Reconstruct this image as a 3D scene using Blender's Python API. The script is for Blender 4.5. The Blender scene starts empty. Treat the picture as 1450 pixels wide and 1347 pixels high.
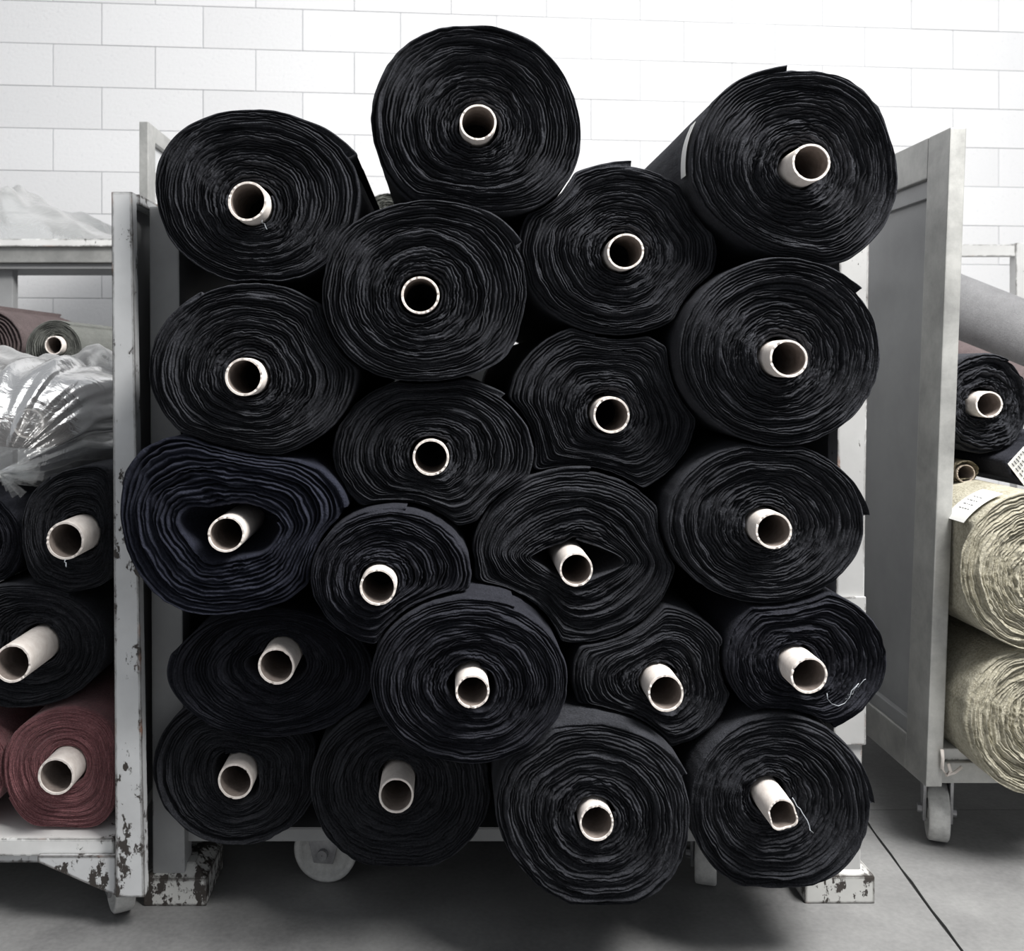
import bpy, bmesh, math, random
import numpy as np
from mathutils import Vector, Matrix

# ------------------------------------------------------------------ camera, world, lights, exposure
SC = bpy.context.scene
F = 1400.0                      # focal length in pixels of the 1450 px wide frame
VX, VY = 632.0, 517.0           # where lines along +Y vanish
H = 1.15                        # camera height
cam_d = bpy.data.cameras.new('camera'); cam = bpy.data.objects.new('camera', cam_d)
SC.collection.objects.link(cam); SC.camera = cam
cam.location = (0, 0, H); cam.rotation_euler = (math.radians(90), 0, 0)
cam_d.sensor_width = 36; cam_d.lens = F / 1450 * 36
cam_d.shift_x = (725 - VX) / 1450; cam_d.shift_y = -(673.5 - VY) / 1450
cam_d.clip_start = 0.05
cam_d.dof.use_dof = True; cam_d.dof.focus_distance = 1.95; cam_d.dof.aperture_fstop = 6.3

wd = bpy.data.worlds.new('world'); SC.world = wd; wd.use_nodes = True
wd.node_tree.nodes['Background'].inputs[0].default_value = (0.93, 0.96, 1.0, 1)
wd.node_tree.nodes['Background'].inputs[1].default_value = 0.36

def area(name, loc, target, sx, sy, power, col=(1, 1, 1)):
    l = bpy.data.lights.new(name, 'AREA'); l.shape = 'RECTANGLE'; l.size = sx; l.size_y = sy
    l.energy = power; l.color = col
    o = bpy.data.objects.new(name, l); SC.collection.objects.link(o); o.location = loc
    o.rotation_euler = (Vector(target) - Vector(loc)).to_track_quat('-Z', 'Y').to_euler()
    return o
area('skylight_back', (1.2, 3.1, 4.7), (1.0, 3.5, 1.2), 6.5, 1.5, 95, (1, 1, 1))
area('skylight_front', (2.0, 0.75, 3.9), (0.6, 2.0, 0.6), 2.0, 1.2, 310, (1, 0.985, 0.96))

SC.view_settings.view_transform = 'Standard'; SC.view_settings.look = 'None'
SC.view_settings.gamma = 1; SC.view_settings.use_curve_mapping = False
SC.view_settings.exposure = 0.15

# ------------------------------------------------------------------ helpers
C = SC.collection
PI = math.pi
def W(px, py, Y): return Vector(((px - VX) / F * Y, Y, H - (py - VY) / F * Y))
def X(px, Y): return (px - VX) / F * Y
def Z(py, Y): return H - (py - VY) / F * Y

def thing(name, label, cat, loc=(0, 0, 0), group=None):
    o = bpy.data.objects.new(name, None); C.objects.link(o); o.location = loc
    o.empty_display_size = 0.05
    o['label'] = label; o['category'] = cat
    if group: o['group'] = group
    return o
def origin_of(o):
    v = Vector((0, 0, 0))
    while o: v += o.location; o = o.parent
    return v
def link(name, me, mat, parent=None, smooth=False, loc=None):
    """verts in world coordinates; the object is put at loc (or at its parent's origin)"""
    base = origin_of(parent) if parent else Vector((0, 0, 0))
    at = Vector(loc) if loc is not None else base
    me.transform(Matrix.Translation(-at))
    o = bpy.data.objects.new(name, me); C.objects.link(o)
    if parent: o.parent = parent
    o.location = at - base
    if mat: me.materials.append(mat)
    if smooth: me.shade_smooth()
    return o
def bmobj(name, bm, mat, parent=None, smooth=False, loc=None):
    me = bpy.data.meshes.new(name); bmesh.ops.recalc_face_normals(bm, faces=bm.faces[:])
    bm.to_mesh(me); bm.free()
    return link(name, me, mat, parent, smooth, loc)
def pymesh(name, verts, faces):
    me = bpy.data.meshes.new(name); me.from_pydata([tuple(v) for v in verts], [], faces); me.update()
    return me
def hexa(bm, lo, hi, bev=0.0):
    """lo / hi: four bottom and four top corners, in the same turning order"""
    v = [bm.verts.new(p) for p in lo] + [bm.verts.new(p) for p in hi]
    fs = [bm.faces.new([v[i] for i in q]) for q in ((3, 2, 1, 0), (4, 5, 6, 7), (0, 1, 5, 4), (1, 2, 6, 5), (2, 3, 7, 6), (3, 0, 4, 7))]
    if bev > 0:
        es = list({e for f in fs for e in f.edges})
        bmesh.ops.bevel(bm, geom=es, offset=bev, segments=2, affect='EDGES', profile=0.6)
def box(bm, x0, x1, y0, y1, z0, z1, bev=0.0):
    hexa(bm, [(x0, y0, z0), (x1, y0, z0), (x1, y1, z0), (x0, y1, z0)], [(x0, y0, z1), (x1, y0, z1), (x1, y1, z1), (x0, y1, z1)], bev)
def boxo(name, mat, parent, x0, x1, y0, y1, z0, z1, bev=0.003):
    bm = bmesh.new(); box(bm, x0, x1, y0, y1, z0, z1, bev); return bmobj(name, bm, mat, parent)
def prism(bm, poly, y0, y1, bev=0):
    """poly: (x,z) points; extruded along Y"""
    n = len(poly)
    a = [bm.verts.new((p[0], y0, p[1])) for p in poly]; b = [bm.verts.new((p[0], y1, p[1])) for p in poly]
    fs = [bm.faces.new(a[::-1]), bm.faces.new(b)] + [bm.faces.new((a[i], a[(i + 1) % n], b[(i + 1) % n], b[i])) for i in range(n)]
    if bev: bmesh.ops.bevel(bm, geom=list({e for f in fs for e in f.edges}), offset=bev, segments=1, affect='EDGES')
def tube_path(bm, pts, r, n=8):
    rings = []
    pts = [Vector(p) for p in pts]
    for i, p in enumerate(pts):
        d = (pts[min(i + 1, len(pts) - 1)] - pts[max(i - 1, 0)]).normalized()
        a = d.orthogonal().normalized(); b = d.cross(a)
        rings.append([bm.verts.new(p + (a * math.cos(2 * PI * k / n) + b * math.sin(2 * PI * k / n)) * r) for k in range(n)])
    for i in range(len(rings) - 1):
        for k in range(n):
            bm.faces.new((rings[i][k], rings[i][(k + 1) % n], rings[i + 1][(k + 1) % n], rings[i + 1][k]))
    bm.faces.new(rings[0][::-1]); bm.faces.new(rings[-1])
def lathe(bm, prof, c, axis, n=40):
    """prof: (along, radius) closed loop turned about axis through c"""
    ax = Vector(axis).normalized(); a = ax.orthogonal().normalized(); b = ax.cross(a); c = Vector(c)
    R = [[bm.verts.new(c + ax * t + (a * math.cos(2 * PI * k / n) + b * math.sin(2 * PI * k / n)) * r) for k in range(n)] for t, r in prof]
    m = len(prof)
    for i in range(m):
        for k in range(n):
            bm.faces.new((R[i][k], R[i][(k + 1) % n], R[(i + 1) % m][(k + 1) % n], R[(i + 1) % m][k]))

# ------------------------------------------------------------------ materials
def nmat(name):
    m = bpy.data.materials.new(name); m.use_nodes = True
    nt = m.node_tree; return m, nt, nt.nodes['Principled BSDF']
def N(nt, t, **kw):
    n = nt.nodes.new(t)
    for k, v in kw.items():
        if k in n.inputs: n.inputs[k].default_value = v
        else: setattr(n, k, v)
    return n
def ramp(nt, fac, p0, c0, p1, c1):
    r = nt.nodes.new('ShaderNodeValToRGB'); nt.links.new(fac, r.inputs[0])
    r.color_ramp.elements[0].position = p0; r.color_ramp.elements[0].color = c0 if len(c0) == 4 else (*c0, 1)
    r.color_ramp.elements[1].position = p1; r.color_ramp.elements[1].color = c1 if len(c1) == 4 else (*c1, 1)
    return r.outputs[0]
def coords(nt, kind='Object'):
    return nt.nodes.new('ShaderNodeTexCoord').outputs[kind]
def bump(nt, b, h, strength, dist):
    n = N(nt, 'ShaderNodeBump', Strength=strength, Distance=dist); nt.links.new(h, n.inputs['Height']); nt.links.new(n.outputs[0], b.inputs['Normal'])

def fabric(name, c0, c1, scale=260, bstr=0.9, sheen=0.08, rough=0.9, speck=0.0):
    m, nt, b = nmat(name); co = coords(nt)
    n1 = N(nt, 'ShaderNodeTexNoise', Scale=14.0, Detail=6.0, Roughness=0.7); nt.links.new(co, n1.inputs[0])
    n2 = N(nt, 'ShaderNodeTexNoise', Scale=float(scale), Detail=3.0, Roughness=0.7); nt.links.new(co, n2.inputs[0])
    ad = N(nt, 'ShaderNodeMath', operation='MULTIPLY_ADD'); nt.links.new(n2.outputs[0], ad.inputs[0]); ad.inputs[1].default_value = 0.6
    ml = N(nt, 'ShaderNodeMath', operation='MULTIPLY'); nt.links.new(n1.outputs[0], ml.inputs[0]); ml.inputs[1].default_value = 0.4
    nt.links.new(ml.outputs[0], ad.inputs[2])
    col = ramp(nt, ad.outputs[0], 0.36, c0, 0.64, c1)
    if speck:
        n3 = N(nt, 'ShaderNodeTexNoise', Scale=420.0, Detail=0.0); nt.links.new(co, n3.inputs[0])
        k = ramp(nt, n3.outputs[0], 0.80, (0, 0, 0), 0.83, (1, 1, 1))
        mx = N(nt, 'ShaderNodeMix', data_type='RGBA'); nt.links.new(k, mx.inputs[0]); nt.links.new(col, mx.inputs[6]); mx.inputs[7].default_value = (speck, speck, speck * 1.05, 1); col = mx.outputs[2]
    nt.links.new(col, b.inputs['Base Color']); b.inputs['Roughness'].default_value = rough
    b.inputs['Specular IOR Level'].default_value = 0.15
    b.inputs['Sheen Weight'].default_value = sheen; b.inputs['Sheen Roughness'].default_value = 0.5
    b.inputs['Sheen Tint'].default_value = (*[min(1, x * 6 + 0.1) for x in c1[:3]], 1)
    bump(nt, b, n2.outputs[0], bstr, 0.004)
    return m
M_BLACK = fabric('black_cotton', (0.009, 0.0095, 0.0115), (0.050, 0.052, 0.061))
M_BLACK2 = fabric('black_cotton_bluish', (0.008, 0.0085, 0.012), (0.036, 0.0375, 0.048))
M_NAVY = fabric('navy_fleece', (0.009, 0.010, 0.017), (0.030, 0.033, 0.049), scale=200, sheen=0.1)
M_MAUVE = fabric('mauve_jersey', (0.14, 0.052, 0.058), (0.34, 0.15, 0.16), sheen=0.2)
M_BEIGE = fabric('beige_loop_knit', (0.26, 0.24, 0.175), (0.56, 0.53, 0.43), scale=170, bstr=0.9, sheen=0.1)
M_OLIVE = fabric('grey_green_cloth', (0.10, 0.105, 0.095), (0.19, 0.195, 0.18), sheen=0.1)
M_BROWN = fabric('brown_grey_cloth', (0.07, 0.055, 0.055), (0.14, 0.11, 0.11), sheen=0.1)
M_GREY = fabric('grey_cloth', (0.15, 0.15, 0.155), (0.24, 0.24, 0.245), sheen=0.1)
M_SLUB = fabric('brown_speckled_cloth', (0.03, 0.025, 0.015), (0.24, 0.21, 0.15), scale=120, sheen=0.0)

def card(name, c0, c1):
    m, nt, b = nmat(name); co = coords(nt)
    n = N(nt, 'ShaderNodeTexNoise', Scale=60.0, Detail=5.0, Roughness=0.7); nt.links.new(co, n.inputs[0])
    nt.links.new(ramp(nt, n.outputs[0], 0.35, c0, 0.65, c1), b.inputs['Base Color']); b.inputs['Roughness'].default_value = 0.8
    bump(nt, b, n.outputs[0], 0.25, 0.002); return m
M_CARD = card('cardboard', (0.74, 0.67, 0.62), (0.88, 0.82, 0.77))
M_CARDIN = card('cardboard_shaded_inside', (0.20, 0.165, 0.145), (0.30, 0.255, 0.23))  # same board with the shade inside the tubes put into the colour
M_BROWNCARD = card('brown_cardboard', (0.30, 0.25, 0.20), (0.42, 0.36, 0.30))

def paint(name, base, chip=(0.045, 0.038, 0.034), rust=(0.30, 0.16, 0.11), amount=0.5, edge=1.0, rough=0.5, bevel_r=0.009):
    m, nt, b = nmat(name); co = coords(nt)
    geo = nt.nodes.new('ShaderNodeNewGeometry')
    bv = N(nt, 'ShaderNodeBevel', samples=6, Radius=bevel_r)
    dt = N(nt, 'ShaderNodeVectorMath', operation='DOT_PRODUCT'); nt.links.new(bv.outputs[0], dt.inputs[0]); nt.links.new(geo.outputs['True Normal'], dt.inputs[1])
    em = N(nt, 'ShaderNodeMapRange'); em.inputs[1].default_value = 1.0; em.inputs[2].default_value = 0.95; em.inputs[3].default_value = 0; em.inputs[4].default_value = 0.20 * edge
    nt.links.new(dt.outputs['Value'], em.inputs[0])
    mp = N(nt, 'ShaderNodeMapping'); mp.inputs['Scale'].default_value = (1, 1, 0.6); nt.links.new(co, mp.inputs[0])
    n1 = N(nt, 'ShaderNodeTexNoise', Scale=34.0, Detail=9.0, Roughness=0.72); nt.links.new(mp.outputs[0], n1.inputs[0])
    n0 = N(nt, 'ShaderNodeTexNoise', Scale=3.2, Detail=2.0); nt.links.new(co, n0.inputs[0])
    a = N(nt, 'ShaderNodeMath', operation='MULTIPLY_ADD'); nt.links.new(n0.outputs[0], a.inputs[0]); a.inputs[1].default_value = 0.35; nt.links.new(n1.outputs[0], a.inputs[2])
    a2 = N(nt, 'ShaderNodeMath', operation='ADD'); nt.links.new(a.outputs[0], a2.inputs[0]); nt.links.new(em.outputs[0], a2.inputs[1])
    th = 0.90 - 0.16 * amount
    mask = ramp(nt, a2.outputs[0], th, (0, 0, 0), th + 0.012, (1, 1, 1))
    n2 = N(nt, 'ShaderNodeTexNoise', Scale=9.0, Detail=5.0); nt.links.new(co, n2.inputs[0])
    cc = ramp(nt, n2.outputs[0], 0.60, chip, 0.68, rust)
    n3 = N(nt, 'ShaderNodeTexNoise', Scale=5.0, Detail=8.0, Roughness=0.65); nt.links.new(co, n3.inputs[0])
    bc = ramp(nt, n3.outputs[0], 0.3, tuple(x * 0.8 for x in base), 0.65, base)
    mx = N(nt, 'ShaderNodeMix', data_type='RGBA'); nt.links.new(mask, mx.inputs[0]); nt.links.new(bc, mx.inputs[6]); nt.links.new(cc, mx.inputs[7])
    nt.links.new(mx.outputs[2], b.inputs['Base Color']); b.inputs['Roughness'].default_value = rough
    inv = N(nt, 'ShaderNodeMath', operation='SUBTRACT'); inv.inputs[0].default_value = 1.0; nt.links.new(mask, inv.inputs[1])
    bump(nt, b, inv.outputs[0], 0.5, 0.001)
    return m
M_PAINT = paint('chipped_grey_paint', (0.66, 0.67, 0.68), amount=0.85, edge=1.8)
M_PAINTW = paint('chipped_white_paint', (0.84, 0.84, 0.83), amount=0.5)
M_PAINTR = paint('pale_grey_paint', (0.52, 0.52, 0.515), amount=0.45)
M_PAINTF = paint('worn_foot_paint', (0.60, 0.60, 0.58), amount=1.15, rust=(0.42, 0.22, 0.17), edge=1.3)
M_PAINTC = paint('shade_darkened_grey_paint', (0.36, 0.365, 0.37), amount=0.1, edge=0.5)  # darker grey that carries the shade on the middle trolley's left post
M_PANELP = paint('grey_sheet_paint', (0.30, 0.305, 0.31), amount=-0.6, edge=0.0, rough=0.3)

def metal(name, c0, c1, met=0.55, r0=0.35, r1=0.6, sc=18):
    m, nt, b = nmat(name); co = coords(nt)
    n = N(nt, 'ShaderNodeTexNoise', Scale=float(sc), Detail=8.0, Roughness=0.72, Distortion=0.15); nt.links.new(co, n.inputs[0])
    nt.links.new(ramp(nt, n.outputs[0], 0.36, c0, 0.66, c1), b.inputs['Base Color'])
    rr = N(nt, 'ShaderNodeMapRange'); rr.inputs[3].default_value = r0; rr.inputs[4].default_value = r1; nt.links.new(n.outputs[0], rr.inputs[0]); nt.links.new(rr.outputs[0], b.inputs['Roughness'])
    b.inputs['Metallic'].default_value = met; bump(nt, b, n.outputs[0], 0.15, 0.002); return m
M_GALV = metal('galvanised_steel', (0.33, 0.33, 0.32), (0.52, 0.52, 0.50), sc=7)
M_STEEL = metal('dull_steel', (0.25, 0.25, 0.26), (0.45, 0.45, 0.46), met=0.8)
M_WHEEL = card('white_nylon', (0.46, 0.46, 0.45), (0.60, 0.60, 0.585))
M_HUB = card('grey_nylon', (0.28, 0.28, 0.28), (0.38, 0.38, 0.38))
m, nt, b = nmat('paper'); M_PAPER = m; b.inputs['Base Color'].default_value = (0.82, 0.82, 0.80, 1); b.inputs['Roughness'].default_value = 0.6
m, nt, b = nmat('ink'); M_INK = m; b.inputs['Base Color'].default_value = (0.05, 0.05, 0.06, 1)
m, nt, b = nmat('thread'); M_THREAD = m; b.inputs['Base Color'].default_value = (0.45, 0.48, 0.52, 1); b.inputs['Roughness'].default_value = 0.8

# clear film
def film(name, tr, white, rough):
    m, nt, b = nmat(name); co = coords(nt); nt.nodes.remove(b); out = nt.nodes['Material Output']
    t = N(nt, 'ShaderNodeBsdfTransparent'); t.inputs[0].default_value = (0.97, 0.98, 0.98, 1)
    g = N(nt, 'ShaderNodeBsdfGlossy', Roughness=rough); g.inputs[0].default_value = (0.9, 0.9, 0.9, 1)
    d = N(nt, 'ShaderNodeBsdfDiffuse'); d.inputs[0].default_value = (0.8, 0.8, 0.8, 1)
    tl = N(nt, 'ShaderNodeBsdfTranslucent'); tl.inputs[0].default_value = (0.8, 0.8, 0.8, 1)
    n = N(nt, 'ShaderNodeTexNoise', Scale=16.0, Detail=6.0, Distortion=1.5); nt.links.new(co, n.inputs[0])
    bp = N(nt, 'ShaderNodeBump', Strength=0.4, Distance=0.01); nt.links.new(n.outputs[0], bp.inputs['Height'])
    nt.links.new(bp.outputs[0], g.inputs['Normal'])
    dm = N(nt, 'ShaderNodeMixShader', Fac=0.5); nt.links.new(d.outputs[0], dm.inputs[1]); nt.links.new(tl.outputs[0], dm.inputs[2])
    lw = N(nt, 'ShaderNodeLayerWeight', Blend=0.35); nt.links.new(bp.outputs[0], lw.inputs['Normal'])
    a = N(nt, 'ShaderNodeMixShader'); mr = N(nt, 'ShaderNodeMapRange'); mr.inputs[3].default_value = white * 0.3; mr.inputs[4].default_value = min(1, white * 2.8)
    nt.links.new(lw.outputs['Facing'], mr.inputs[0]); nt.links.new(mr.outputs[0], a.inputs[0]); nt.links.new(t.outputs[0], a.inputs[1]); nt.links.new(dm.outputs[0], a.inputs[2])
    z = N(nt, 'ShaderNodeMixShader'); fr = N(nt, 'ShaderNodeFresnel', IOR=1.45); nt.links.new(bp.outputs[0], fr.inputs['Normal'])
    k = N(nt, 'ShaderNodeMath', operation='MULTIPLY_ADD'); nt.links.new(fr.outputs[0], k.inputs[0]); k.inputs[1].default_value = 0.8; k.inputs[2].default_value = 0.02; k.use_clamp = True
    nt.links.new(k.outputs[0], z.inputs[0]); nt.links.new(a.outputs[0], z.inputs[1]); nt.links.new(g.outputs[0], z.inputs[2])
    nt.links.new(z.outputs[0], out.inputs[0]); return m
M_FILM = film('clear_polythene', 0.8, 0.26, 0.20)
M_FILMW = film('milky_polythene', 0.4, 0.36, 0.28)

# white painted block wall, concrete floor
m, nt, b = nmat('white_block_paint'); M_BLOCK = m; co = coords(nt)
n = N(nt, 'ShaderNodeTexNoise', Scale=55.0, Detail=8.0, Roughness=0.75); nt.links.new(co, n.inputs[0])
oi = nt.nodes.new('ShaderNodeObjectInfo')
mr = N(nt, 'ShaderNodeMapRange'); mr.inputs[3].default_value = 0.93; mr.inputs[4].default_value = 1.0; nt.links.new(oi.outputs['Random'], mr.inputs[0])
cb = ramp(nt, n.outputs[0], 0.28, (0.55, 0.56, 0.58), 0.42, (0.77, 0.77, 0.78))
vm = N(nt, 'ShaderNodeVectorMath', operation='SCALE'); nt.links.new(cb, vm.inputs[0]); nt.links.new(mr.outputs[0], vm.inputs['Scale'])
nt.links.new(vm.outputs[0], b.inputs['Base Color']); b.inputs['Roughness'].default_value = 0.85; bump(nt, b, n.outputs[0], 0.5, 0.004)
m, nt, b = nmat('wall_mortar'); M_MORTAR = m; b.inputs['Base Color'].default_value = (0.50, 0.51, 0.53, 1); b.inputs['Roughness'].default_value = 0.9
m, nt, b = nmat('worn_concrete'); M_FLOOR = m; co = coords(nt)
n = N(nt, 'ShaderNodeTexNoise', Scale=2.3, Detail=9.0, Roughness=0.6); nt.links.new(co, n.inputs[0])
n2 = N(nt, 'ShaderNodeTexNoise', Scale=90.0, Detail=4.0); nt.links.new(co, n2.inputs[0])
ma = N(nt, 'ShaderNodeMath', operation='MULTIPLY_ADD'); nt.links.new(n2.outputs[0], ma.inputs[0]); ma.inputs[1].default_value = 0.25; nt.links.new(n.outputs[0], ma.inputs[2])
nt.links.new(ramp(nt, ma.outputs[0], 0.42, (0.13, 0.13, 0.132), 0.82, (0.30, 0.30, 0.297)), b.inputs['Base Color'])
b.inputs['Roughness'].default_value = 0.42; bump(nt, b, n2.outputs[0], 0.2, 0.002)
m, nt, b = nmat('joint_dirt'); M_DIRT = m; b.inputs['Base Color'].default_value = (0.03, 0.03, 0.03, 1); b.inputs['Roughness'].default_value = 0.95

# ------------------------------------------------------------------ setting: floor slabs, block wall
fl = boxo('floor', M_DIRT, None, -7, 8, -4, 8, -0.10, -0.006, 0); fl['kind'] = 'structure'
rng = random.Random(4)
# joint running away from the camera (slightly off the trolleys' axis) and a cross joint
jA = W(1362, 1347, 1.15 * F / (1347 - VY)); jA.z = 0
jB = W(1237, 1178, 1.15 * F / (1178 - VY)); jB.z = 0
Yc = 1.15 * F / (1147 - VY)
def jx(y): return jA.x + (jB.x - jA.x) * (y - jA.y) / (jB.y - jA.y)
def slab(x0f, x1f, y0, y1, jag=0.0):
    n = 40; bm = bmesh.new(); L = []; R = []
    for i in range(n + 1):
        y = y0 + (y1 - y0) * i / n
        L.append((x0f(y) + (rng.uniform(0, jag) * (3 if rng.random() > .8 else 1)), y)); R.append((x1f(y) - rng.uniform(0, jag), y))
    poly = L + R[::-1]
    a = [bm.verts.new((p[0], p[1], 0)) for p in poly]; b2 = [bm.verts.new((p[0], p[1], -0.05)) for p in poly]
    bm.faces.new(a[::-1]); k = len(poly)
    for i in range(k): bm.faces.new((a[i], a[(i + 1) % k], b2[(i + 1) % k], b2[i]))
    bmobj('slab', bm, M_FLOOR, fl)
ya, yb = 1.2, Yc
slab(lambda y: jx(y) + 0.0022, lambda y: 7.5, 0.2, Yc - 0.001, 0.003)
slab(lambda y: -6.5, lambda y: jx(y) - 0.0022, 0.2, Yc - 0.001, 0.0022)
slab(lambda y: -6.5, lambda y: 7.5, Yc + 0.001, 7.5)
slab(lambda y: -6.5, lambda y: 7.5, -3.5, 0.196)

WS = 0.09
wall = thing('wall_back', '', '', (0, 0, 0)); del wall['label']; del wall['category']; wall['kind'] = 'structure'
def wy(x): return 5.12 + WS * x
bm = bmesh.new()
hexa(bm, [(-6, wy(-6) + 0.004, 0), (7, wy(7) + 0.004, 0), (7, wy(7) + 0.25, 0), (-6, wy(-6) + 0.25, 0)],
         [(-6, wy(-6) + 0.006, 4.4), (7, wy(7) + 0.006, 4.4), (7, wy(7) + 0.25, 4.4), (-6, wy(-6) + 0.25, 4.4)])
bmobj('mortar_bed', bm, M_MORTAR, wall)
cs = math.cos(math.atan(WS)); CH = 0.212; bl_mesh = {}
def block_mesh(w):
    key = round(w, 3)
    if key not in bl_mesh:
        b3 = bmesh.new(); box(b3, 0.0018, w - 0.0018, 0, 0.10, 0.0014, CH - 0.0014, 0.0028)
        me = bpy.data.meshes.new('concrete_block'); b3.to_mesh(me); b3.free(); me.materials.append(M_BLOCK); bl_mesh[key] = me
    return bl_mesh[key]
z0 = Z(70, 5.03) - 12 * CH
for k in range(-1, 17):
    zz = z0 + k * CH; ph = -0.971 if k % 2 == 1 else -0.735
    for i in range(-5, 11):
        xx = ph + i * 0.5 * cs
        o = bpy.data.objects.new('concrete_block', block_mesh(0.5)); C.objects.link(o); o.parent = wall
        o.location = (xx, wy(xx) + rng.uniform(-0.0012, 0.0012), zz); o.rotation_euler = (0, 0, math.atan(WS))

# ------------------------------------------------------------------ fabric rolls
def vnoise(u, v, nu, seed, per=True):
    """smooth value noise; u periodic with nu cells, v free"""
    r = np.random.RandomState(seed); nv = int(np.max(v)) + 3
    g = r.rand(nv, nu) * 2 - 1
    iu = np.floor(u).astype(int); fu = u - iu; iv = np.clip(np.floor(v).astype(int), 0, nv - 2); fv = v - iv
    fu = fu * fu * (3 - 2 * fu); fv = fv * fv * (3 - 2 * fv)
    a = g[iv, iu % nu]; b_ = g[iv, (iu + 1) % nu]; c_ = g[iv + 1, iu % nu]; d_ = g[iv + 1, (iu + 1) % nu]
    return (a * (1 - fu) + b_ * fu) * (1 - fv) + (c_ * (1 - fu) + d_ * fu) * fv

NA = 360
ANG = np.arange(NA) * 2 * PI / NA
def contour(bbox, pts=None, e=2.0, rot=0):
    if pts:
        p = np.array(pts, float); n = len(p); out = []
        for i in range(n):                       # Catmull-Rom through the given points
            p0, p1, p2, p3 = p[i - 1], p[i], p[(i + 1) % n], p[(i + 2) % n]
            for t in np.linspace(0, 1, 12, endpoint=False):
                out.append(0.5 * ((2 * p1) + (p2 - p0) * t + (2 * p0 - 5 * p1 + 4 * p2 - p3) * t * t + (3 * p1 - p0 - 3 * p2 + p3) * t ** 3))
        return np.array(out)
    l, r, t, b_ = bbox; t_ = np.linspace(0, 2 * PI, 200, endpoint=False)
    c, s = np.cos(t_), np.sin(t_)
    return np.stack([(l + r) / 2 + (r - l) / 2 * np.sign(c) * np.abs(c) ** (2 / e), (t + b_) / 2 + (b_ - t) / 2 * np.sign(s) * np.abs(s) ** (2 / e)], 1)
def polar(ct, c):
    d = ct - c; a = np.arctan2(d[:, 1], d[:, 0]) % (2 * PI); r = np.hypot(d[:, 0], d[:, 1]); o = np.argsort(a)
    return np.interp(ANG, a[o], r[o], period=2 * PI)
PLACED = []
def clip_to_neighbours(c, R, gap=0.0015, skip=()):
    R = R.copy()
    for (c2, R2, tag) in PLACED:
        if tag in skip: continue
        if np.hypot(*(c2 - c)) > R.max() + R2.max(): continue
        ts = np.linspace(0.15, 1, 120)
        for i in range(NA):
            d = np.array([math.cos(ANG[i]), math.sin(ANG[i])])
            p = c + d * (R[i] * ts)[:, None] - c2
            rr = np.hypot(p[:, 0], p[:, 1]); aa = np.arctan2(p[:, 1], p[:, 0]) % (2 * PI)
            ins = rr < np.interp(aa, ANG, R2, period=2 * PI) + gap
            if ins.any(): R[i] = R[i] * ts[max(0, int(np.argmax(ins)) - 1)]
    k = np.array([1, 2, 3, 2, 1]) / 9.0           # soften, never growing
    S = sum(k[j] * np.roll(R, j - 2) for j in range(5))
    return np.minimum(R, S)

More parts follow.
